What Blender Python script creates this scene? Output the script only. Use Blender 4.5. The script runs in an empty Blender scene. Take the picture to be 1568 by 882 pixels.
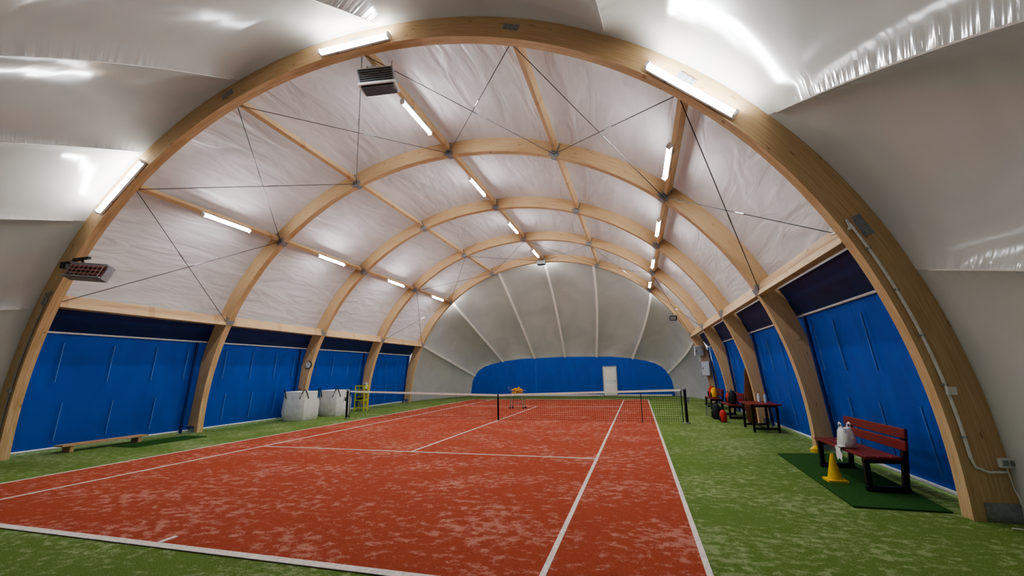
import bpy, math, random
from mathutils import Vector, Matrix, Euler
random.seed(4)
pi=math.pi
sc=bpy.context.scene
def L(c):  # srgb 0-255 -> linear
    o=[]
    for x in c:
        x/=255.0
        o.append(x/12.92 if x<=.04045 else ((x+.055)/1.055)**2.4)
    return tuple(o)+(1,)
# ---------------------------------------------------------------- materials
def newmat(name):
    m=bpy.data.materials.new(name); m.use_nodes=True
    nt=m.node_tree; b=nt.nodes['Principled BSDF']
    return m,nt,b
def simple(name,col,rough=.5,metal=0,var=.12,scale=12,bump=.0,spec=.5,emit=0):
    m,nt,b=newmat(name); N=nt.nodes; K=nt.links
    b.inputs['Roughness'].default_value=rough; b.inputs['Metallic'].default_value=metal
    b.inputs['Specular IOR Level'].default_value=spec
    tc=N.new('ShaderNodeTexCoord'); no=N.new('ShaderNodeTexNoise'); no.inputs['Scale'].default_value=scale; no.inputs['Detail'].default_value=4
    K.new(tc.outputs['Object'],no.inputs['Vector'])
    r=N.new('ShaderNodeValToRGB'); c=L(col)
    r.color_ramp.elements[0].position=.3; r.color_ramp.elements[1].position=.7
    r.color_ramp.elements[0].color=tuple(x*(1-var) for x in c[:3])+(1,)
    r.color_ramp.elements[1].color=tuple(min(1,x*(1+var)) for x in c[:3])+(1,)
    K.new(no.outputs['Fac'],r.inputs['Fac']); K.new(r.outputs['Color'],b.inputs['Base Color'])
    if bump:
        bp=N.new('ShaderNodeBump'); bp.inputs['Strength'].default_value=bump; bp.inputs['Distance'].default_value=.02
        K.new(no.outputs['Fac'],bp.inputs['Height']); K.new(bp.outputs['Normal'],b.inputs['Normal'])
    if emit:
        b.inputs['Emission Color'].default_value=(.93,.97,1,1); b.inputs['Emission Strength'].default_value=emit
    return m
def turf(name,dark,mid,sand,sandamt,bscale,mixamt,width=.14):
    m,nt,b=newmat(name); N=nt.nodes; K=nt.links
    b.inputs['Roughness'].default_value=.95; b.inputs['Specular IOR Level'].default_value=.15
    tc=N.new('ShaderNodeTexCoord')
    mp=N.new('ShaderNodeMapping'); mp.inputs['Scale'].default_value=(1,1.25,1); K.new(tc.outputs['Object'],mp.inputs['Vector'])
    n1=N.new('ShaderNodeTexNoise'); n1.inputs['Scale'].default_value=.8; n1.inputs['Detail'].default_value=3
    n2=N.new('ShaderNodeTexNoise'); n2.inputs['Scale'].default_value=bscale; n2.inputs['Detail'].default_value=6; n2.inputs['Roughness'].default_value=.7; n2.inputs['Distortion'].default_value=.1
    n3=N.new('ShaderNodeTexNoise'); n3.inputs['Scale'].default_value=60; n3.inputs['Detail'].default_value=5; n3.inputs['Roughness'].default_value=.8
    for n in (n1,n2,n3): K.new(mp.outputs['Vector'],n.inputs['Vector'])
    r=N.new('ShaderNodeValToRGB'); r.color_ramp.elements[0].position=.33; r.color_ramp.elements[1].position=.66
    r.color_ramp.elements[0].color=L(dark); r.color_ramp.elements[1].color=L(mid)
    K.new(n3.outputs['Fac'],r.inputs['Fac'])
    a=N.new('ShaderNodeMath'); a.operation='MULTIPLY_ADD'; a.inputs[1].default_value=.4
    K.new(n1.outputs['Fac'],a.inputs[0]); K.new(n2.outputs['Fac'],a.inputs[2])
    a2=N.new('ShaderNodeMath'); a2.operation='MULTIPLY_ADD'; a2.inputs[1].default_value=.35
    K.new(n3.outputs['Fac'],a2.inputs[0]); K.new(a.outputs[0],a2.inputs[2])
    r2=N.new('ShaderNodeValToRGB'); r2.color_ramp.elements[0].position=.89-sandamt; r2.color_ramp.elements[1].position=.89+width-sandamt
    mr=N.new('ShaderNodeMath'); mr.operation='MULTIPLY'; mr.inputs[1].default_value=mixamt
    K.new(a2.outputs[0],r2.inputs['Fac']); K.new(r2.outputs['Color'],mr.inputs[0])
    mx=N.new('ShaderNodeMix'); mx.data_type='RGBA'; K.new(mr.outputs[0],mx.inputs[0]); K.new(r.outputs['Color'],mx.inputs[6]); mx.inputs[7].default_value=L(sand)
    K.new(mx.outputs[2],b.inputs['Base Color'])
    bp=N.new('ShaderNodeBump'); bp.inputs['Strength'].default_value=.6; bp.inputs['Distance'].default_value=.02
    K.new(n3.outputs['Fac'],bp.inputs['Height']); K.new(bp.outputs['Normal'],b.inputs['Normal'])
    return m
M={}
M['green']=turf('green_turf',(74,98,42),(130,158,80),(184,192,150),.02,8,.55)
M['red']=turf('red_turf',(154,68,48),(194,98,72),(222,168,150),-.01,6,.55,.12)
M['mat']=simple('mat_green',(50,88,40),.95,0,.3,40,.4,.1)
def wood():
    m,nt,b=newmat('glulam_wood'); N=nt.nodes; K=nt.links
    b.inputs['Roughness'].default_value=.5; b.inputs['Specular IOR Level'].default_value=.3
    uv=N.new('ShaderNodeUVMap')
    mp=N.new('ShaderNodeMapping'); mp.inputs['Scale'].default_value=(.9,22,1); K.new(uv.outputs['UV'],mp.inputs['Vector'])
    n=N.new('ShaderNodeTexNoise'); n.inputs['Scale'].default_value=2.2; n.inputs['Detail'].default_value=5; K.new(mp.outputs['Vector'],n.inputs['Vector'])
    r=N.new('ShaderNodeValToRGB'); r.color_ramp.elements[0].position=.3; r.color_ramp.elements[1].position=.7
    r.color_ramp.elements[0].color=L((198,164,122)); r.color_ramp.elements[1].color=L((222,192,152)); K.new(n.outputs['Fac'],r.inputs['Fac'])
    sx=N.new('ShaderNodeSeparateXYZ'); K.new(uv.outputs['UV'],sx.inputs[0])
    d=N.new('ShaderNodeMath'); d.operation='DIVIDE'; d.inputs[1].default_value=.045; K.new(sx.outputs[1],d.inputs[0])
    fr=N.new('ShaderNodeMath'); fr.operation='FRACT'; K.new(d.outputs[0],fr.inputs[0])
    lt=N.new('ShaderNodeMath'); lt.operation='LESS_THAN'; lt.inputs[1].default_value=.08; K.new(fr.outputs[0],lt.inputs[0])
    lm=N.new('ShaderNodeMath'); lm.operation='MULTIPLY'; lm.inputs[1].default_value=.35; K.new(lt.outputs[0],lm.inputs[0])
    mx=N.new('ShaderNodeMix'); mx.data_type='RGBA'; K.new(lm.outputs[0],mx.inputs[0]); K.new(r.outputs['Color'],mx.inputs[6]); mx.inputs[7].default_value=L((165,124,78))
    mp2=N.new('ShaderNodeMapping'); mp2.inputs['Scale'].default_value=(2.2,9,1); K.new(uv.outputs['UV'],mp2.inputs['Vector'])
    vo=N.new('ShaderNodeTexVoronoi'); vo.inputs['Scale'].default_value=1; K.new(mp2.outputs['Vector'],vo.inputs['Vector'])
    l2=N.new('ShaderNodeMath'); l2.operation='LESS_THAN'; l2.inputs[1].default_value=.1; K.new(vo.outputs['Distance'],l2.inputs[0])
    l3=N.new('ShaderNodeMath'); l3.operation='MULTIPLY'; l3.inputs[1].default_value=.55; K.new(l2.outputs[0],l3.inputs[0])
    mx2=N.new('ShaderNodeMix'); mx2.data_type='RGBA'; K.new(l3.outputs[0],mx2.inputs[0]); K.new(mx.outputs[2],mx2.inputs[6]); mx2.inputs[7].default_value=L((130,86,48))
    K.new(mx2.outputs[2],b.inputs['Base Color'])
    return m
M['wood']=wood()
def membrane(name,col,rough,wr,seam,scale,stretch,trans=0,dist=.06):
    m,nt,b=newmat(name); N=nt.nodes; K=nt.links
    b.inputs['Roughness'].default_value=rough; b.inputs['Specular IOR Level'].default_value=.5
    uv=N.new('ShaderNodeUVMap'); tc=N.new('ShaderNodeTexCoord')
    mp=N.new('ShaderNodeMapping'); mp.inputs['Scale'].default_value=stretch; K.new(tc.outputs['Object'],mp.inputs['Vector'])
    n=N.new('ShaderNodeTexNoise'); n.inputs['Scale'].default_value=scale; n.inputs['Detail'].default_value=2.5; n.inputs['Distortion'].default_value=1.2; n.inputs['Roughness'].default_value=.45
    K.new(mp.outputs['Vector'],n.inputs['Vector'])
    r=N.new('ShaderNodeValToRGB'); c=L(col); r.color_ramp.elements[0].color=tuple(x*.9 for x in c[:3])+(1,); r.color_ramp.elements[1].color=tuple(min(1,x*1.06) for x in c[:3])+(1,)
    r.color_ramp.elements[0].position=.3; r.color_ramp.elements[1].position=.7
    K.new(n.outputs['Fac'],r.inputs['Fac']); K.new(r.outputs['Color'],b.inputs['Base Color'])
    bp=N.new('ShaderNodeBump'); bp.inputs['Strength'].default_value=wr; bp.inputs['Distance'].default_value=dist
    K.new(n.outputs['Fac'],bp.inputs['Height']); last=bp
    if seam:
        sx=N.new('ShaderNodeSeparateXYZ'); K.new(uv.outputs['UV'],sx.inputs[0])
        def mth(op,a,bv=None):
            q=N.new('ShaderNodeMath'); q.operation=op
            if isinstance(a,(int,float)): q.inputs[0].default_value=a
            else: K.new(a,q.inputs[0])
            if bv is not None:
                if isinstance(bv,(int,float)): q.inputs[1].default_value=bv
                else: K.new(bv,q.inputs[1])
            return q.outputs[0]
        di=mth('ABSOLUTE',mth('SUBTRACT',sx.outputs[0],.5))
        mk=mth('POWER',mth('MULTIPLY',di,2.0),seam)
        nz=N.new('ShaderNodeTexNoise'); nz.noise_dimensions='1D'; nz.inputs['Scale'].default_value=7; nz.inputs['Detail'].default_value=2
        K.new(sx.outputs[1],nz.inputs['W'])
        h=mth('MULTIPLY',nz.outputs['Fac'],mk)
        b2=N.new('ShaderNodeBump'); b2.inputs['Strength'].default_value=.5; b2.inputs['Distance'].default_value=.06
        K.new(h,b2.inputs['Height']); K.new(bp.outputs['Normal'],b2.inputs['Normal']); last=b2
    K.new(last.outputs['Normal'],b.inputs['Normal'])
    if trans:
        t=N.new('ShaderNodeBsdfTranslucent'); K.new(r.outputs['Color'],t.inputs['Color'])
        ms=N.new('ShaderNodeMixShader'); ms.inputs[0].default_value=trans
        K.new(b.outputs[0],ms.inputs[1]); K.new(t.outputs[0],ms.inputs[2])
        K.new(ms.outputs[0],N['Material Output'].inputs['Surface'])
    return m
M['vault']=membrane('membrane_vault',(212,205,203),.4,.65,6,2.4,(1,.25,1),.15,.09)
M['dome']=membrane('membrane_dome',(186,184,177),.14,.45,16,.5,(1,1,1),.1,.08)
M['blue']=membrane('blue_tarpaulin',(12,78,172),.42,.4,0,1.6,(1,1,.35),.15,.1)
M['navy']=simple('navy_shade_and_posts',(14,46,112),.5,0,.15,3)  # shade painted in as navy on the overhang; plain colour of the posts
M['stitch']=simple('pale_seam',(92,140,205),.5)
M['tape']=simple('white_seam',(250,242,234),.5)
M['line']=simple('line_paint',(232,220,212),.8,0,.2,30,.2)
M['white']=simple('white_plastic',(232,232,230),.4)
M['steel']=simple('galvanised_steel',(160,162,165),.38,.8,.15,30)
M['grey']=simple('grey_paint',(150,153,156),.5)
M['black']=simple('black_metal',(22,22,24),.4)
M['dark']=simple('dark_fabric',(30,30,34),.8)
M['cable']=simple('wire',(80,78,78),.4,.7)
M['redwood']=simple('red_painted_wood',(126,38,28),.4,0,.2,20,.1)
M['plank']=simple('raw_plank',(190,154,112),.6,0,.2,15,.1)
M['yellow']=simple('yellow_plastic',(240,196,20),.45)
M['lime']=simple('lime_paint',(205,210,50),.5)
M['orange']=simple('tennis_ball_felt',(240,180,50),.9,0,.25,30)
M['redbag']=simple('red_fabric',(190,46,26),.6)
M['brown']=simple('brown_fabric',(104,60,36),.7)
M['bigbag']=simple('woven_white_bag',(224,224,222),.7,0,.1,6,.6)
M['heatred']=simple('heater_element',(130,76,68),.4,.2)
M['glass']=simple('bottle_plastic',(170,200,215),.15)
M['tube']=simple('lit_tube',(255,255,255),.4,emit=60)
M['tube2']=simple('lit_tube_arch',(255,255,255),.4,emit=50)

# ---------------------------------------------------------------- builder
class B:
    def __init__(s): s.v=[];s.f=[];s.m=[];s.u=[];s.mats=[]
    def mi(s,k):
        if k not in s.mats: s.mats.append(k)
        return s.mats.index(k)
    def face(s,idx,k,uv=None):
        s.f.append(tuple(idx)); s.m.append(s.mi(k)); s.u.append(uv or [(0,0)]*len(idx))
    def quad(s,pts,k,uv=None):
        n=len(s.v); s.v+= [tuple(p) for p in pts]; s.face(range(n,n+len(pts)),k,uv)
    def box(s,c,d,k,rot=None):
        c=Vector(c); R=rot if rot is not None else Matrix.Identity(3)
        if not isinstance(R,Matrix): R=Euler(R).to_matrix()
        n=len(s.v)
        for x in(-.5,.5):
            for y in(-.5,.5):
                for z in(-.5,.5): s.v.append(tuple(c+R@Vector((x*d[0],y*d[1],z*d[2]))))
        l=max(d); 
        for q in((0,1,3,2),(4,6,7,5),(0,4,5,1),(2,3,7,6),(0,2,6,4),(1,5,7,3)):
            s.face([n+i for i in q],k,[(0,0),(0,.1),(l,.1),(l,0)])
    def beam(s,p0,p1,w,h,k,up=(0,0,1)):
        p0=Vector(p0);p1=Vector(p1);d=(p1-p0);y=d.normalized();up=Vector(up)
        x=y.cross(up).normalized();z=x.cross(y)
        R=Matrix((x,y,z)).transposed()
        s.box((p0+p1)/2,(w,d.length,h),k,R)
    def tube(s,path,r,k,n=8,closed=False):
        P=[Vector(p) for p in path]; rings=[]
        for i,p in enumerate(P):
            t=(P[min(i+1,len(P)-1)]-P[max(i-1,0)])
            t.normalize(); a=Vector((0,0,1)) if abs(t.z)<.9 else Vector((1,0,0))
            x=t.cross(a).normalized();y=t.cross(x)
            rr=r[i] if isinstance(r,(list,tuple)) else r
            rings.append(len(s.v))
            for j in range(n):
                g=2*pi*j/n; s.v.append(tuple(p+x*rr*math.cos(g)+y*rr*math.sin(g)))
        for a,b in zip(rings[:-1],rings[1:]):
            for j in range(n): s.face((a+j,a+(j+1)%n,b+(j+1)%n,b+j),k)
        s.face([rings[0]+j for j in range(n)],k); s.face([rings[-1]+j for j in range(n)][::-1],k)
    def lathe(s,c,prof,k,n=20,sx=1,sy=1,rot=None):
        c=Vector(c);R=Euler(rot).to_matrix() if rot else Matrix.Identity(3);rings=[]
        for r,z in prof:
            rings.append(len(s.v))
            for j in range(n):
                g=2*pi*j/n; s.v.append(tuple(c+R@Vector((r*sx*math.cos(g),r*sy*math.sin(g),z))))
        for a,b in zip(rings[:-1],rings[1:]):
            for j in range(n): s.face((a+j,a+(j+1)%n,b+(j+1)%n,b+j),k)
        s.face([rings[0]+j for j in range(n)][::-1],k); s.face([rings[-1]+j for j in range(n)],k)
    def ball(s,c,r,k,sz=(1,1,1),n=10):
        prof=[(max(1e-3,r*math.sin(pi*i/n)),-r*math.cos(pi*i/n)*sz[2]) for i in range(n+1)]
        s.lathe(c,prof,k,2*n,sz[0],sz[1])
    def grid(s,fn,nu,nv,k,uvf=None,flip=False,solid=0):
        n=len(s.v)
        for i in range(nu+1):
            for j in range(nv+1): s.v.append(tuple(fn(i,j)))
        for i in range(nu):
            for j in range(nv):
                q=[(i,j),(i+1,j),(i+1,j+1),(i,j+1)]
                if flip:q=q[::-1]
                s.face([n+a*(nv+1)+b for a,b in q],k,[uvf(a,b,i) for a,b in q] if uvf else None)
    def obj(s,name,smooth=False,bevel=0,solid=0,sub=0):
        me=bpy.data.meshes.new(name); me.from_pydata(s.v,[],s.f)
        for k in s.mats: me.materials.append(M[k])
        me.polygons.foreach_set('material_index',s.m)
        ul=me.uv_layers.new(name='UVMap'); i=0
        flat=[c for u in s.u for p in u for c in p]
        ul.data.foreach_set('uv',flat)
        if smooth: me.polygons.foreach_set('use_smooth',[True]*len(me.polygons))
        me.update()
        o=bpy.data.objects.new(name,me); sc.collection.objects.link(o)
        if solid:
            q=o.modifiers.new('solid','SOLIDIFY'); q.thickness=solid; q.offset=0
        if bevel:
            q=o.modifiers.new('bevel','BEVEL'); q.width=bevel; q.segments=2; q.limit_method='ANGLE'
        if smooth and not sub:
            try:
                me.set_sharp_from_angle(angle=math.radians(40))
            except Exception: pass
        if sub:
            q=o.modifiers.new('sub','SUBSURF'); q.levels=sub; q.render_levels=sub
        return o
rad=math.radians
NE=2.05
def arch(a,d=0):   # a in degrees from vertical
    t=rad(a); S=abs(math.sin(t)); C=abs(math.cos(t))
    rho=((S/8.5)**NE+(C/8.1)**NE)**(-1/NE)
    return ((rho+d)*math.sin(t),(rho+d)*math.cos(t))
AY=[-9,-4.5,0,4.5,9]
DP=.42; HW=.1; DX=.04
# ---------------------------------------------------------------- floor
b=B(); b.quad([(-10.5,-17,0),(10.5,-17,0),(10.5,17,0),(-10.5,17,0)],'green'); b.obj('floor')
b=B(); b.box((0,0,.003),(10.97,23.77,.006),'red'); b.obj('tennis_court_surface')
b=B(); zl=.0095
def ln(x0,y0,x1,y1,w):
    if x0==x1: b.box((x0,(y0+y1)/2,zl),(w,abs(y1-y0),.006),'line')
    else: b.box(((x0+x1)/2,y0,zl),(abs(x1-x0),w,.006),'line')
for x in(-5.46,5.46,-4.09,4.09): ln(x,-11.885,x,11.885,.055)
for y in(-11.84,11.84): ln(-5.485,y,5.485,y,.1)
for y in(-6.4,6.4): ln(-4.115,y,4.115,y,.055)
ln(0,-6.4,0,6.4,.055); b.box((0,-11.7,zl),(.055,.2,.006),'line')
b.obj('court_lines')
# ---------------------------------------------------------------- arches
def make_arch(Y):
    b=B(); N=110; s=0; pr=None; rings=[]
    As=[-90+180*i/N for i in range(N+1)]; ss=[]
    for a in As:
        p=arch(a)
        if pr: s+=math.dist(p,pr)
        pr=p; ss.append(s)
        dp=DP+DX*max(0,(abs(a)-45)/45)
        q=arch(a,dp); rings.append(len(b.v))
        b.v+=[(p[0],Y-HW,p[1]),(q[0],Y-HW,q[1]),(q[0],Y+HW,q[1]),(p[0],Y+HW,p[1])]
    for i in range(N):
        A,C=rings[i],rings[i+1]
        for j in range(4):
            k=(j+1)%4
            v0,v1=(0,DP) if j%2==0 else (.7,.7+.044)
            b.face((A+j,A+k,C+k,C+j),'wood',[(ss[i]+Y,v0),(ss[i]+Y,v1),(ss[i+1]+Y,v1),(ss[i+1]+Y,v0)])
    for sg in(-1,1):
        x=8.5+.3
        b.box((sg*x,Y,.1),(.36,2*HW+.03,.2),'steel')
    for a in(-66,-44.5,-22.5,0,22.5,44.5,66):
        p=arch(a,.22 if Y<-8 else .06); r=Euler((0,rad(a),0)).to_matrix()
        b.box((p[0],Y-(HW+.006),p[1]),(.3,.012,.11),'grey',r)
        b.box((p[0],Y+(HW+.006),p[1]),(.3,.012,.11),'grey',r)
        for dx in(-.1,0,.1):
            for dz in(-.03,.03):
                o=r@Vector((dx,0,dz)); b.box((p[0]+o.x,Y-(HW+.016),p[1]+o.z),(.02,.012,.02),'steel',r)
        if Y>-8: q=arch(a,.0); b.box((q[0],Y,q[1]),(.16,2*HW+.06,.02),'grey',r)
    return b.obj('glulam_arch')
for Y in AY: make_arch(Y)
# ---------------------------------------------------------------- purlins
PA=[-44.5,-22.5,0,22.5,44.5]
for a in PA:
    for y0,y1 in zip(AY[:-1],AY[1:]):
        b=B(); p=arch(a,.24); up=(math.sin(rad(a)),0,math.cos(rad(a)))
        b.beam((p[0],y0+HW+.002,p[1]),(p[0],y1-HW-.002,p[1]),.1,.2,'wood',up)
        b.box((p[0],y0+HW+.03,p[1]),(.16,.05,.24),'steel',Euler((0,rad(a),0)).to_matrix())
        b.box((p[0],y1-HW-.03,p[1]),(.16,.05,.24),'steel',Euler((0,rad(a),0)).to_matrix())
        b.obj('roof_purlin')
for sg in(-1,1):
    for y0,y1 in zip(AY[:-1],AY[1:]):
        b=B(); p=arch(66*sg,.12)
        b.beam((p[0],y0+HW+.002,p[1]),(p[0],y1-HW-.002,p[1]),.12,.3,'wood',(sg*.25,0,1))
        b.obj('eave_beam')
# ---------------------------------------------------------------- vault membrane
b=B()
NA=72; NY=12*4
edges=[-67,-44.5,-22.5,0,22.5,44.5,67]
def vf(i,j):
    a=-67+134*i/NA; y=-9+18*j/NY
    fy=(y+9)/4.5; fy-=math.floor(fy)
    for e0,e1 in zip(edges[:-1],edges[1:]):
        if e0<=a<=e1: t=(a-e0)/(e1-e0);break
    bulge=.16*math.sin(pi*fy)**.7*(math.sin(pi*t)**.8 if 0<t<1 else 0) if 0<fy<1 else 0
    p=arch(a,DP-.02+bulge); return (p[0],y,p[1])
def vuv(i,j,ii):
    j2=(j%12)/12.0
    return (0 if j%12==0 else j2, (-67+134*i/NA)*.15)
b.grid(vf,NA,NY,'vault',vuv)
b.obj('ceiling',smooth=True)
# ---------------------------------------------------------------- side walls
for sg,nm in((-1,'wall_left'),(1,'wall_right')):
    b=B()
    pe=arch(67*sg,DP); X2=8.62*sg
    def cf(i,j):
        y=-9+18*i/120; t=j/12
        x=8.92+(8.62-8.92)*t + .025*math.sin(y*3.1+math.sin(y*1.3)*2)*(math.sin(pi*t))
        return (sg*x,y,.06+2.76*t)
    b.grid(cf,120,12,'blue')
    def nf(i,j):
        y=-9+18*i/40; t=j/4
        return (X2+(pe[0]-X2)*t,y,2.82+(pe[1]-2.82)*t-.06*math.sin(pi*t))
    b.grid(nf,40,4,'navy')  # overhang of the blue fabric, its shade put into the colour
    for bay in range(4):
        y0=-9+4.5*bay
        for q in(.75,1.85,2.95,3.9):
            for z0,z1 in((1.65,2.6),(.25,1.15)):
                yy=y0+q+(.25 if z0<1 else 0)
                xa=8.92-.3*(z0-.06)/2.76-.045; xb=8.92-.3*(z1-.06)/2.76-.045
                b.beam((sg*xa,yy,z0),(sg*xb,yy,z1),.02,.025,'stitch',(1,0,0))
    b.obj(nm,smooth=True)
    b=B(); b.tube([(sg*8.56,-8.95,2.84),(sg*8.56,8.95,2.84)],.025,'white')
    for y in AY:
        for dy in(-.25,.25):
            if -9<y+dy<9: b.tube([(sg*8.55,y+dy,2.84),(sg*8.66,y+dy,3.15)],.02,'steel',6)
    b.obj('curtain_rail')
    b=B(); b.tube([(sg*8.88,-8.95,.07),(sg*8.88,8.95,.07)],.028,'white'); b.obj('baseboard_'+nm.split('_')[1])
    for y in AY[:-1]:
        b=B(); b.tube([(sg*8.8,y+4.1,0),(sg*8.52,y+4.1,2.8)],.04,'navy',8)
        b.lathe((sg*8.8,y+4.1,0),[(.08,0),(.08,.02)],'steel',12); b.obj('curtain_post')
# ---------------------------------------------------------------- end domes
def interp(tab,x):
    for (x0,y0),(x1,y1) in zip(tab[:-1],tab[1:]):
        if x<=x1: return y0+(y1-y0)*(x-x0)/(x1-x0)
    return tab[-1][1]
TX=[(0,0),(20,2.25),(44,4.7),(53,6.0),(60,6.6),(66,6.95),(72,7.15),(90,7.3)]
TZ=[(0,2.75),(30,2.68),(44,2.52),(53,2.25),(60,1.9),(66,1.5),(72,1.05),(90,0)]
NM=[(-90,-90),(34,36),(53,66),(71,76),(90,90)]
def endp(a):
    A=abs(a); return (math.copysign(interp(TX,A),a),interp(TZ,A))
def domept(a,v,sg,bul):
    p=arch(a,DP-.02+DX*max(0,(abs(a)-45)/45)); e=endp(interp(NM,a) if sg<0 else a)
    rx,rz=math.sin(rad(a)),math.cos(rad(a))
    h=.5*math.sin(pi*v)+bul
    return (p[0]+(e[0]-p[0])*v+rx*h*.85, sg*(9.08+(16-9.08)*v)+sg*h*.35, max(0,p[1]+(e[1]-p[1])*v+rz*h*.85))
def dome(name,sg,seams,amp):
    b=B(); E=[-90]+seams+[90]; NP=16; NV=48
    for e0,e1 in zip(E[:-1],E[1:]):
        w=(e1-e0)/22.0
        edge=(e0==-90 or e1==90)
        def fn(i,j):
            s=i/NP; v=j/NV; a=e0+(e1-e0)*s
            bl=amp*w*(math.sin(pi*s)**.6 if 0<s<1 else 0)*(math.sin(pi*v)**.45 if 0<v<1 else 0)
            if edge: bl*=.5
            return domept(a,v,sg,bl)
        b.grid(fn,NP,NV,'dome',lambda i,j,ii:(i/NP,j/NV*9+e0))
    return b.obj(name,smooth=True)
near=[-68,-53,-39,-20,4,34,53,71]
far=[-66,-44,-20,0,20,44,66]
dome('ceiling_far_end',1,far,.5)
dome('ceiling_near_end',-1,near,.55)
for sg,S,nm in((1,far,'f'),(-1,near,'n')):
    b=B()
    for a in S:
        w=.15 if sg>0 else .02
        P=[Vector(domept(a,v/30,sg,-.06 if sg>0 else -.01)) for v in range(31)]
        t=Vector((math.cos(rad(a)),0,-math.sin(rad(a))))*w/2
        for i in range(1,30): b.quad([P[i]-t,P[i]+t,P[i+1]+t,P[i+1]-t],'tape')
    b.obj('membrane_seam_strip')
for sg,nm in((1,'wall_far'),(-1,'wall_near')):
    b=B(); As=[-90+3*i for i in range(61)]
    for a0,a1 in zip(As[:-1],As[1:]):
        e0=endp(a0);e1=endp(a1); b.quad([(e0[0],sg*16,0),(e1[0],sg*16,0),(e1[0],sg*16,e1[1]),(e0[0],sg*16,e0[1])],'blue')
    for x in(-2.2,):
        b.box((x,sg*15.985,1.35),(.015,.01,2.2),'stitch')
    b.obj(nm)
    b=B(); b.box((0,sg*15.94,.05),(14.2,.08,.1),'white'); b.obj('baseboard_'+nm.split('_')[1])
# ---------------------------------------------------------------- door
b=B(); X=3.1;Y=15.88
b.box((X,Y,1.02),(1.0,.06,2.04),'grey'); b.box((X,Y-.03,1.0),(.88,.05,1.94),'white')
b.box((X,Y-.06,1.45),(.62,.012,.75),'tape'); b.box((X,Y-.06,.52),(.62,.012,.7),'tape')
b.box((X+.36,Y-.07,1.0),(.04,.03,.16),'steel'); b.tube([(X+.36,Y-.08,1.02),(X+.36,Y-.12,1.02),(X+.25,Y-.12,1.02)],.012,'steel')
for z in(.3,1.0,1.7): b.box((X-.45,Y-.05,z),(.03,.03,.1),'steel')
b.obj('door_1',bevel=.004)
# ---------------------------------------------------------------- lights
def lamp(c,d,up,ln_=1.5,tm='tube'):
    c=Vector(c);d=Vector(d).normalized();up=Vector(up).normalized()
    b=B()
    b.beam(c-d*ln_/2,c+d*ln_/2,.11,.05,'white',up)
    q=c-up*.05
    b.tube([q-d*(ln_/2-.03),q+d*(ln_/2-.03)],.042,tm,8)
    for s in(-1,1): 
        e=q+d*s*(ln_/2-.015); b.beam(e-d*.02,e+d*.02,.1,.09,'white',up)
    for s in(-.5,.5):
        e=c+d*s*ln_/2; b.beam(e-d*.02+up*.04,e+d*.02+up*.04,.12,.06,'steel',up)
    return b.obj('fluorescent_light')
for a in(-44.5,0,44.5):
    for yc in(-6.55,-2.15,2.45,7.0):
        n=Vector((math.sin(rad(a)),0,math.cos(rad(a)))); p=arch(a,.06)
        lamp((p[0],yc,p[1]),(0,1,0),n)
    for sg in(-1,1):
        off={-44.5:-.5,0:0,44.5:1.2}[a]; p=arch(a+off,.06); aa=rad(a+off)
        p1=arch(a+off-3);p2=arch(a+off+3); t=Vector((p2[0]-p1[0],0,p2[1]-p1[1]))
        lamp((p[0],sg*(9+HW+.04),p[1]),t,(0,-sg,0),1.6,'tube2')
# ---------------------------------------------------------------- bracing cables
ED=[-66,-44.5,-22.5,0,22.5,44.5,66]
for y0,y1 in((-9,-4.5),(4.5,9)):
    b=B()
    for e0,e1 in zip(ED[:-1],ED[1:]):
        for (A,C) in((e0,e1),(e1,e0)):
            p=arch(A,.06);q=arch(C,.06)
            P=Vector((p[0],y0+HW,p[1]));Q=Vector((q[0],y1-HW,q[1]))
            b.tube([P,Q],.009,'cable',5)
            m=P.lerp(Q,.55 if A<C else .42); d=(Q-P).normalized()*.13
            b.tube([m-d,m+d],.018,'steel',6)
    b.obj('bracing_cables')
# ---------------------------------------------------------------- net
b=B()
def nh(x): return .914+(1.07-.914)*min(1,abs(x)/6.3)**1.0
W=6.3; n=int(2*W/.07)
for i in range(n+1):
    x=-W+2*W*i/n; h=nh(x)-.02
    b.quad([(x-.0025,0,.02),(x+.0025,0,.02),(x+.0025,0,h),(x-.0025,0,h)],'black')
for j in range(1,15):
    for s in(-1,1):
        f=j/15
        b.quad([(s*W,0,nh(W)*f-.0025),(0,0,nh(0)*f-.0025),(0,0,nh(0)*f+.0025),(s*W,0,nh(W)*f+.0025)],'black')
for s in(-1,1):
    b.beam((s*W,0,nh(W)-.02),(0,0,nh(0)-.02),.012,.07,'tape'); b.tube([(s*6.37,0,nh(W)),(0,0,nh(0)+.015)],.006,'steel',5)
    b.box((s*W,0,.53),(.03,.014,1.0),'black')
b.beam((0,0,.014),(0,0,.93),.055,.02,'black',(0,1,0)); b.box((0,0,.022),(.15,.1,.015),'steel')
b.obj('tennis_net')
for s in(-1,1):
    b=B(); b.tube([(s*6.42,0,0),(s*6.42,0,1.08)],.045,'black',12); b.lathe((s*6.42,0,0),[(.1,0),(.1,.02),(.05,.04)],'steel',16)
    b.lathe((s*6.42,0,1.06),[(.05,0),(.05,.05),(.01,.07)],'steel',12)
    b.box((s*6.49,0,.75),(.08,.08,.16),'steel'); b.tube([(s*6.5,-.04,.75),(s*6.5,-.14,.75),(s*6.5,-.14,.62)],.012,'steel',6)
    b.obj('net_post')
for s in(1,):
    b=B(); b.tube([(s*5.03,.04,.009),(s*5.03,.04,1.05)],.014,'black',8); b.box((s*5.03,.04,.014),(.1,.06,.008),'black'); b.obj('singles_stick')
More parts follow.
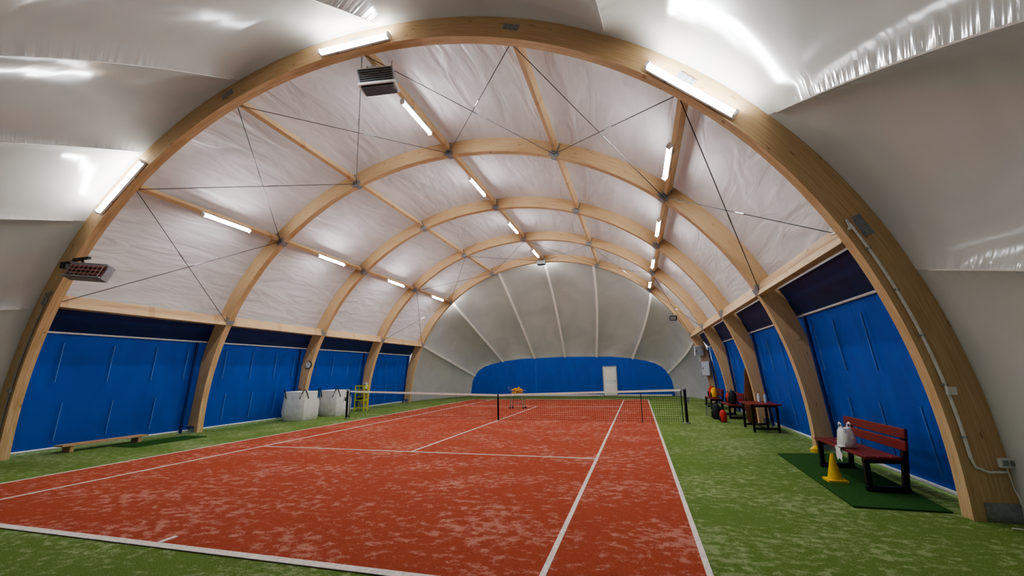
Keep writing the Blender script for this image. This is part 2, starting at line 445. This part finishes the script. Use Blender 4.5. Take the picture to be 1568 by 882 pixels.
# ---------------------------------------------------------------- big bags
def bigbag(c,rz,s=1):
    b=B(); R=Euler((0,0,rz)).to_matrix(); c=Vector(c); w=.5*s; h=1.08*s; N=32
    def ring(z,r,j=0):
        o=[]
        for i in range(N):
            t=2*pi*i/N; cx_,sy_=math.cos(t),math.sin(t)
            e=7
            q=(abs(cx_)**e+abs(sy_)**e)**(-1/e)*r*(1+.02*math.sin(3*t+z*7+j))
            o.append(c+R@Vector((q*cx_,q*sy_,z)))
        return o
    lv=[(0,w*.92),(.08,w*1.0),(.3,w*1.05),(.6,w*1.05),(.85,w*1.0),(h,w*.97),(h+.02,w*.9),(h-.06,w*.8),(h-.1,w*.3)]
    rs=[]
    for z,r in lv: rs.append(len(b.v)); b.v+=[tuple(p) for p in ring(z,r,z)]
    for a,d in zip(rs[:-1],rs[1:]):
        for j in range(N): b.face((a+j,a+(j+1)%N,d+(j+1)%N,d+j),'bigbag')
    b.face([rs[0]+j for j in range(N)][::-1],'bigbag'); b.face([rs[-1]+j for j in range(N)],'bigbag')
    for i in range(4):
        t=pi/4+i*pi/2
        p=c+R@Vector((math.cos(t+.28)*w*1.2,math.sin(t+.28)*w*1.2,h-.25)); q=c+R@Vector((math.cos(t-.28)*w*1.2,math.sin(t-.28)*w*1.2,h-.25))
        m=c+R@Vector((math.cos(t)*w*1.28,math.sin(t)*w*1.28,h+.1))
        b.tube([p,p.lerp(m,.6)+Vector((0,0,.06)),m,q.lerp(m,.6)+Vector((0,0,.06)),q],.018,'dark',6)
    return b.obj('bulk_sand_bag',smooth=True)
bigbag((-8.0,-.75,0),.1,1.0); bigbag((-7.8,1.05,0),-.05,.98)
# ---------------------------------------------------------------- ball cart
b=B(); cx0,cy0=-.65,5.1; zf=.007
for sx in(-1,1):
    for sy in(-1,1):
        b.tube([(cx0+sx*.32,cy0+sy*.22,.05),(cx0+sx*.25,cy0+sy*.2,.62)],.018,'grey',6)
        b.lathe((cx0+sx*.32,cy0+sy*.22+.015,.045+zf),[(.045,-.015),(.045,.015)],'black',12,rot=(pi/2,0,0))
for z,wx,wy in((.6,.27,.22),(.72,.29,.24),(.85,.32,.26)):
    b.tube([(cx0-wx,cy0-wy,z),(cx0+wx,cy0-wy,z),(cx0+wx,cy0+wy,z),(cx0-wx,cy0+wy,z),(cx0-wx,cy0-wy,z)],.009,'steel',6)
for i in range(9):
    x=-.29+.58*i/8
    for sy in(-1,1): b.tube([(cx0+x*.9,cy0+sy*.22,.6),(cx0+x*1.08,cy0+sy*.26,.85)],.005,'steel',5)
b.box((cx0,cy0,.6),(.54,.44,.015),'steel')
b.tube([(cx0-.32,cy0,.25),(cx0+.32,cy0,.25)],.01,'steel',6)
b.tube([(cx0-.32,cy0-.2,.85),(cx0-.42,cy0-.2,1.0),(cx0-.42,cy0+.2,1.0),(cx0-.32,cy0+.2,.85)],.012,'steel',6)
for i in range(120):
    rr=random.random()**.5; t=random.random()*2*pi
    b.ball((cx0+rr*.27*math.cos(t),cy0+rr*.21*math.sin(t),random.uniform(.66,.88+.14*(1-rr))),.036,'orange',n=5)
b.obj('tennis_ball_cart',smooth=True)
# ---------------------------------------------------------------- park bench
def bench(x,y0,y1,name='park_bench',leg='black',z0=0):
    b=B()
    for y in(y0+.12,y1-.12):
        b.box((x,y,.22),(.07,.07,.44),leg); b.box((x+.46,y,.42),(.07,.07,.84),leg,Euler((0,rad(6),0)).to_matrix())
        b.box((x+.22,y,.035),(.5,.07,.07),leg); b.box((x+.22,y,.4),(.5,.07,.06),leg)
        b.box((x+.02,y,.0+.035),(.12,.09,.07),leg)
    for i in range(3): b.box((x+.02+i*.15,(y0+y1)/2,.455),(.13,y1-y0,.04),'redwood')
    for i in range(2): b.box((x+.455+i*.014,(y0+y1)/2,.62+i*.16),(.035,y1-y0,.135),'redwood',Euler((0,rad(6),0)).to_matrix())
    b.v=[(p[0],p[1],p[2]+z0) for p in b.v]
    return b.obj(name,bevel=.008)
bench(7.98,-8.15,-6.3,z0=.021)
b=B()
P=[(7.45,-8.85),(8.45,-8.85),(8.72,-5.0),(7.6,-5.2)]
b.quad([(x,y,.02) for x,y in P],'mat')
for i in range(4):
    (x0,y0),(x1,y1)=P[i],P[(i+1)%4]; b.quad([(x0,y0,0),(x1,y1,0),(x1,y1,.02),(x0,y0,.02)],'mat')
b.obj('turf_mat')
# crumpled white carrier bag on the bench seat, with two handle loops
b=B(); NR=28; rs=[]
lv=[(0,.11),(.02,.13),(.08,.14),(.15,.13),(.21,.12),(.26,.1),(.29,.085),(.285,.06)]
for li,(z,r) in enumerate(lv):
    rs.append(len(b.v))
    for j in range(NR):
        t=2*pi*j/NR; e=3.2; q=(abs(math.cos(t))**e+abs(math.sin(t))**e)**(-1/e)*r
        q*=1+.07*math.sin(5*t+li*1.3)+.05*math.sin(9*t-li*2.1)+random.uniform(-.03,.03)
        b.v.append((8.03+q*math.cos(t)*.75,-7.38+q*math.sin(t),.498+z+.012*math.sin(4*t+li)*(li>2)))
for a,d in zip(rs[:-1],rs[1:]):
    for j in range(NR): b.face((a+j,a+(j+1)%NR,d+(j+1)%NR,d+j),'white')
b.face([rs[0]+j for j in range(NR)][::-1],'white'); b.face([rs[-1]+j for j in range(NR)],'white')
for s in(-1,1):
    x=8.03+s*.05
    b.tube([(x,-7.44,.77),(x+s*.01,-7.43,.84),(x+s*.015,-7.38,.865),(x+s*.01,-7.33,.84),(x,-7.32,.77)],.012,'white',6)
b.grid(lambda i,j:(7.893-.006*math.sin(j*1.1+i*.8),-7.50+.2*i/10+.01*math.sin(j*.7),.515-.2*j/8-.02*math.sin(i*.9)),10,8,'white')
b.grid(lambda i,j:(7.893+.1*j/3,-7.50+.2*i/10,.515+.003*j),10,3,'white')
b.obj('carrier_bag',smooth=True)
def cone(c,h=.36,r=.1):
    b=B(); x,y,z=c
    b.box((x,y,z+.015),(.26,.26,.03),'yellow'); b.lathe((x,y,z+.03),[(r,0),(r*.95,.02),(r*.3,h-.04),(.022,h),(.015,h)],'yellow',20)
    return b.obj('training_cone',smooth=True)
cone((7.76,-7.5,.021))
b=B()
for i in range(6): b.lathe((8.42,-4.8,.012*i),[(.1,0),(.1,.006),(.04,.06),(.035,.06)],'yellow',18)
b.obj('marker_disc_stack',smooth=True)
# ---------------------------------------------------------------- table with bottle
b=B(); tx,ty=8.25,-1.35
for i in range(5): b.box((tx-.32+.16*i,ty,.735),(.15,1.4,.035),'redwood')
for y in(-.55,.55):
    for x in(-.3,.3): b.box((tx+x,ty+y,.36),(.06,.06,.72),'black')
    b.box((tx,ty+y,.69),(.66,.05,.05),'black'); b.box((tx,ty+y,.1),(.6,.05,.05),'black')
b.box((tx,ty,.1),(.05,1.1,.05),'black')
b.obj('garden_table',bevel=.006)
def bottle(c,k='glass'):
    b=B(); b.lathe(c,[(.035,0),(.038,.02),(.038,.17),(.03,.2),(.014,.24),(.014,.27)],k,14); b.lathe((c[0],c[1],c[2]+.25),[(.017,0),(.017,.03)],'redbag',12)
    return b.obj('water_bottle',smooth=True)
bottle((8.4,-1.5,.754)); bottle((8.35,-1.0,.754),'white')
b=B(); b.lathe((8.45,.35,0),[(.1,0),(.17,.03),(.2,.25),(.21,.55),(.17,.95),(.11,1.3),(.085,1.55),(.05,1.72),(.01,1.75)],'brown',18,1,.5,(0,rad(-2),0))
b.tube([(8.34,.32,.4),(8.26,.3,.7),(8.34,.32,1.0)],.02,'dark',6); b.obj('racket_bag',smooth=True)
bench(8.0,1.5,3.2); bench(7.95,5.2,6.9)
def backpack(c,k,s=1,name='backpack'):
    b=B(); x,y,z=c
    b.lathe((x,y,z),[(.14*s,0),(.2*s,.04*s),(.22*s,.2*s),(.19*s,.4*s),(.1*s,.5*s),(.03*s,.52*s)],k,16,.7,1)
    b.lathe((x-.13*s,y,z+.05*s),[(.08*s,0),(.11*s,.04*s),(.1*s,.2*s),(.03*s,.24*s)],'dark',12,.5,1)
    b.tube([(x-.02,y-.05*s,z+.5*s),(x-.02,y,z+.58*s),(x-.02,y+.05*s,z+.5*s)],.012,'dark',6)
    return b.obj(name,smooth=True)
backpack((8.2,2.0,.48),'dark',.9); backpack((7.6,.6,0),'redbag',.75); backpack((7.55,1.5,0),'dark',1.0); backpack((8.2,2.75,.48),'redbag',.7)
backpack((8.15,5.7,.48),'orange',.85); backpack((8.15,6.4,.48),'redbag',.9)
b=B()
b.lathe((7.5,2.6,.42),[(.17,0),(.18,.02),(.17,.04)],'dark',18)
for i in range(4):
    t=pi/4+i*pi/2; b.tube([(7.5+.12*math.cos(t),2.6+.12*math.sin(t),.42),(7.5+.2*math.cos(t),2.6+.2*math.sin(t),0)],.014,'steel',6)
b.obj('stool')
b=B(); b.box((-8.35,-7.2,.16),(.32,1.9,.04),'plank')
for y in(-7.95,-6.45): b.box((-8.35,y,.07),(.28,.08,.14),'plank')
b.obj('low_plank_bench',bevel=.005)
b=B(); b.box((-7.72,-6.2,.008),(.85,1.9,.014),'mat'); b.obj('plank_shadow_sheet')  # dark sheet laid in as the shadow beside the plank bench
# ---------------------------------------------------------------- lime rack
b=B(); x,y=-8.05,3.3
for sx in(-.25,.25):
    for sy in(-.15,.15): b.tube([(x+sx,y+sy,0),(x+sx,y+sy,1.2)],.03,'lime',8)
for z in(.15,.5,.85,1.17):
    b.box((x,y,z),(.52,.32,.05),'lime')
for z in(.65,1.0): b.tube([(x-.25,y-.15,z),(x+.25,y-.15,z)],.015,'lime',6)
b.box((x-.08,y,.6),(.2,.2,.16),'dark'); b.box((x+.1,y,.24),(.2,.2,.14),'grey')
b.obj('storage_rack')
b=B(); p=arch(-75.5,.1)
b.lathe((p[0],-HW-.005,p[1]),[(.16,0),(.165,.03),(.14,.045)],'black',24,rot=(pi/2,0,0)); b.lathe((p[0],-HW-.04,p[1]),[(.135,0),(.135,.012)],'white',24,rot=(pi/2,0,0))
b.box((p[0],-HW-.057,p[1]+.04),(.012,.006,.09),'black'); b.box((p[0]+.03,-HW-.057,p[1]),(.07,.006,.012),'black')
for i in range(12):
    t=i*pi/6; b.box((p[0]+.11*math.sin(t),-HW-.056,p[1]+.11*math.cos(t)),(.012,.005,.012),'black')
b.obj('wall_clock')
b=B(); 
for z,h,w,k in((1.75,.75,.42,'grey'),(2.65,.5,.4,'white')):
    a=90-math.degrees(math.atan2(z,8.2)); p=arch(a,.05)
    b.box((p[0]-.05,8.78,z),(w,.2,h),k); b.box((p[0]-.05,8.67,z),(w-.06,.02,h-.06),'white' if k=='grey' else 'grey'); b.box((p[0]-.17,8.655,z),(.03,.02,.08),'black')
b.tube([(8.1,8.78,2.1),(8.05,8.78,2.45)],.02,'white'); b.obj('electrical_cabinet')
b=B(); p=arch(-83,.15); b.box((p[0],4.5-HW-.045,p[1]+.1),(.22,.08,.3),'white'); b.box((p[0],4.5-HW-.09,p[1]+.15),(.12,.01,.1),'grey'); b.obj('control_box')
def archpath(a0,a1,d,y,n=40): 
    o=[]
    for i in range(n+1):
        a=a0+(a1-a0)*i/n; p=arch(a,d); o.append((p[0],y,p[1]))
    return o
yf=-9-HW
b=B(); P=archpath(64.5,85.5,.1,yf-.02); b.tube([(7.7,-8.8,3.52),(7.8,yf-.02,3.5)]+P[1:],.018,'white',8)
p=arch(80.5,.1)
b.box((p[0]+.03,yf-.03,p[1]),(.09,.05,.09),'white')
e=Vector(P[-1]); b.tube([e,e+Vector((.03,0,-.1)),e+Vector((.14,0,-.15)),e+Vector((.3,0,-.14))],.014,'white',8)
b.box((e.x+.31,yf-.03,e.z-.04),(.14,.06,.1),'white')
b.box((e.x+.28,yf-.065,e.z-.04),(.05,.01,.06),'grey'); b.box((e.x+.35,yf-.065,e.z-.04),(.05,.01,.06),'grey')
b.tube([(e.x+.3,yf-.03,e.z-.08),(e.x+.33,yf-.03,.35),(e.x+.4,yf-.05,.08),(e.x+.42,yf-.15,.02),(e.x+.3,yf-.3,.015),(e.x+.1,yf-.25,.015)],.007,'white',6)
for a in(68,72,76,80,84):
    s=arch(a,.1); b.box((s[0],yf-.02,s[1]),(.06,.03,.025),'grey')
b.obj('electrical_conduit')
b=B(); P=archpath(-64.5,-88,.1,yf-.02); b.tube(P,.016,'grey',8)
p=arch(-80,.1); b.box((p[0],yf-.03,p[1]),(.08,.05,.08),'grey'); b.obj('electrical_conduit')
# ---------------------------------------------------------------- heaters
b=B(); c=Vector((.05,-8.35,7.88)); R=Euler((rad(12),rad(-8),rad(18))).to_matrix()
def lb(off,d,k): b.box(c+R@Vector(off),d,k,R)
lb((0,0,.05),(.74,.5,.3),'grey'); lb((0,0,.21),(.66,.42,.04),'white'); lb((0,-.02,-.12),(.78,.54,.05),'white')
lb((0,-.02,-.15),(.68,.44,.03),'black')
for i in range(9): lb((0,-.21+.048*i,-.17),(.68,.012,.045),'grey')
for i in range(6): lb((0,-.26,-.06+.045*i),(.68,.015,.02),'black')
b.lathe(c+R@Vector((0,0,.23)),[(.16,0),(.16,.05),(.1,.06)],'white',20)
for sx in(-.3,.3): b.tube([c+R@Vector((sx,0,.2)),(c.x+sx,c.y,8.33)],.015,'steel',6)
b.obj('ceiling_fan_heater',bevel=.006)
b=B(); c=Vector((-6.42,-9.2,4.0)); R=Euler((rad(-20),rad(6),rad(10))).to_matrix()
lb((0,0,0),(.92,.16,.34),'grey')
lb((0,-.085,0),(.86,.02,.29),'heatred')
for i in range(3):
    b.tube([c+R@Vector((-.41,-.11,-.09+.09*i)),c+R@Vector((.41,-.11,-.09+.09*i))],.022,'heatred',8)
for i in range(8): lb((-.4+.114*i,-.13,0),(.012,.012,.31),'steel')
lb((0,-.13,.16),(.94,.03,.025),'steel'); lb((0,-.13,-.16),(.94,.03,.025),'steel')
b.tube([c+Vector((-.2,.05,.1)),(-6.85,-9.15,4.35),(-7.35,-9.15,4.32)],.025,'black',8)
b.box((-6.85,-9.15,4.37),(.5,.06,.05),'black'); b.box((-7.4,-9.15,4.27),(.2,.06,.14),'black')
b.obj('infrared_heater')
b=B(); b.box((0,8.5,7.95),(.5,.35,.2),'grey')
for i in range(6): b.box((0,8.36+.055*i,7.845),(.42,.015,.03),'black')
for sx in(-.2,.2): b.tube([(sx,8.5,8.0),(sx,8.5,8.3)],.012,'steel',6)
b.obj('ceiling_fan_heater',bevel=.005)
p=arch(58,-.15)
b=B(); b.box((p[0]-.05,8.7,p[1]),(.35,.12,.25),'black',(.5,0,.3)); b.tube([(p[0],8.75,p[1]+.05),(p[0]+.15,8.88,p[1]+.15)],.02,'black'); b.box((p[0]-.06,8.63,p[1]-.02),(.28,.02,.19),'grey',(.5,0,.3)); b.obj('floodlight')
# ---------------------------------------------------------------- world + camera
w=bpy.data.worlds.new('world'); sc.world=w; w.use_nodes=True
w.node_tree.nodes['Background'].inputs[0].default_value=(.9,.95,1,1); w.node_tree.nodes['Background'].inputs[1].default_value=.4
yaw,pitch,roll=.2749,.1921,-.0161
f=Vector((-math.sin(yaw)*math.cos(pitch),math.cos(yaw)*math.cos(pitch),math.sin(pitch))); r=Vector((math.cos(yaw),math.sin(yaw),0)); u=r.cross(f)
r2=r*math.cos(roll)+u*math.sin(roll); u2=-r*math.sin(roll)+u*math.cos(roll)
cam=bpy.data.cameras.new('camera'); cam.sensor_width=36; cam.lens=36*662.65/1568; cam.clip_start=.02; cam.clip_end=200
co=bpy.data.objects.new('camera',cam); sc.collection.objects.link(co)
mt=Matrix((r2,u2,-f)).transposed().to_4x4(); mt.translation=Vector((4.9888,-15.568,1.717)); co.matrix_world=mt
sc.camera=co
sc.view_settings.view_transform='AgX'; sc.view_settings.look='AgX - Medium High Contrast'; sc.view_settings.exposure=1.3
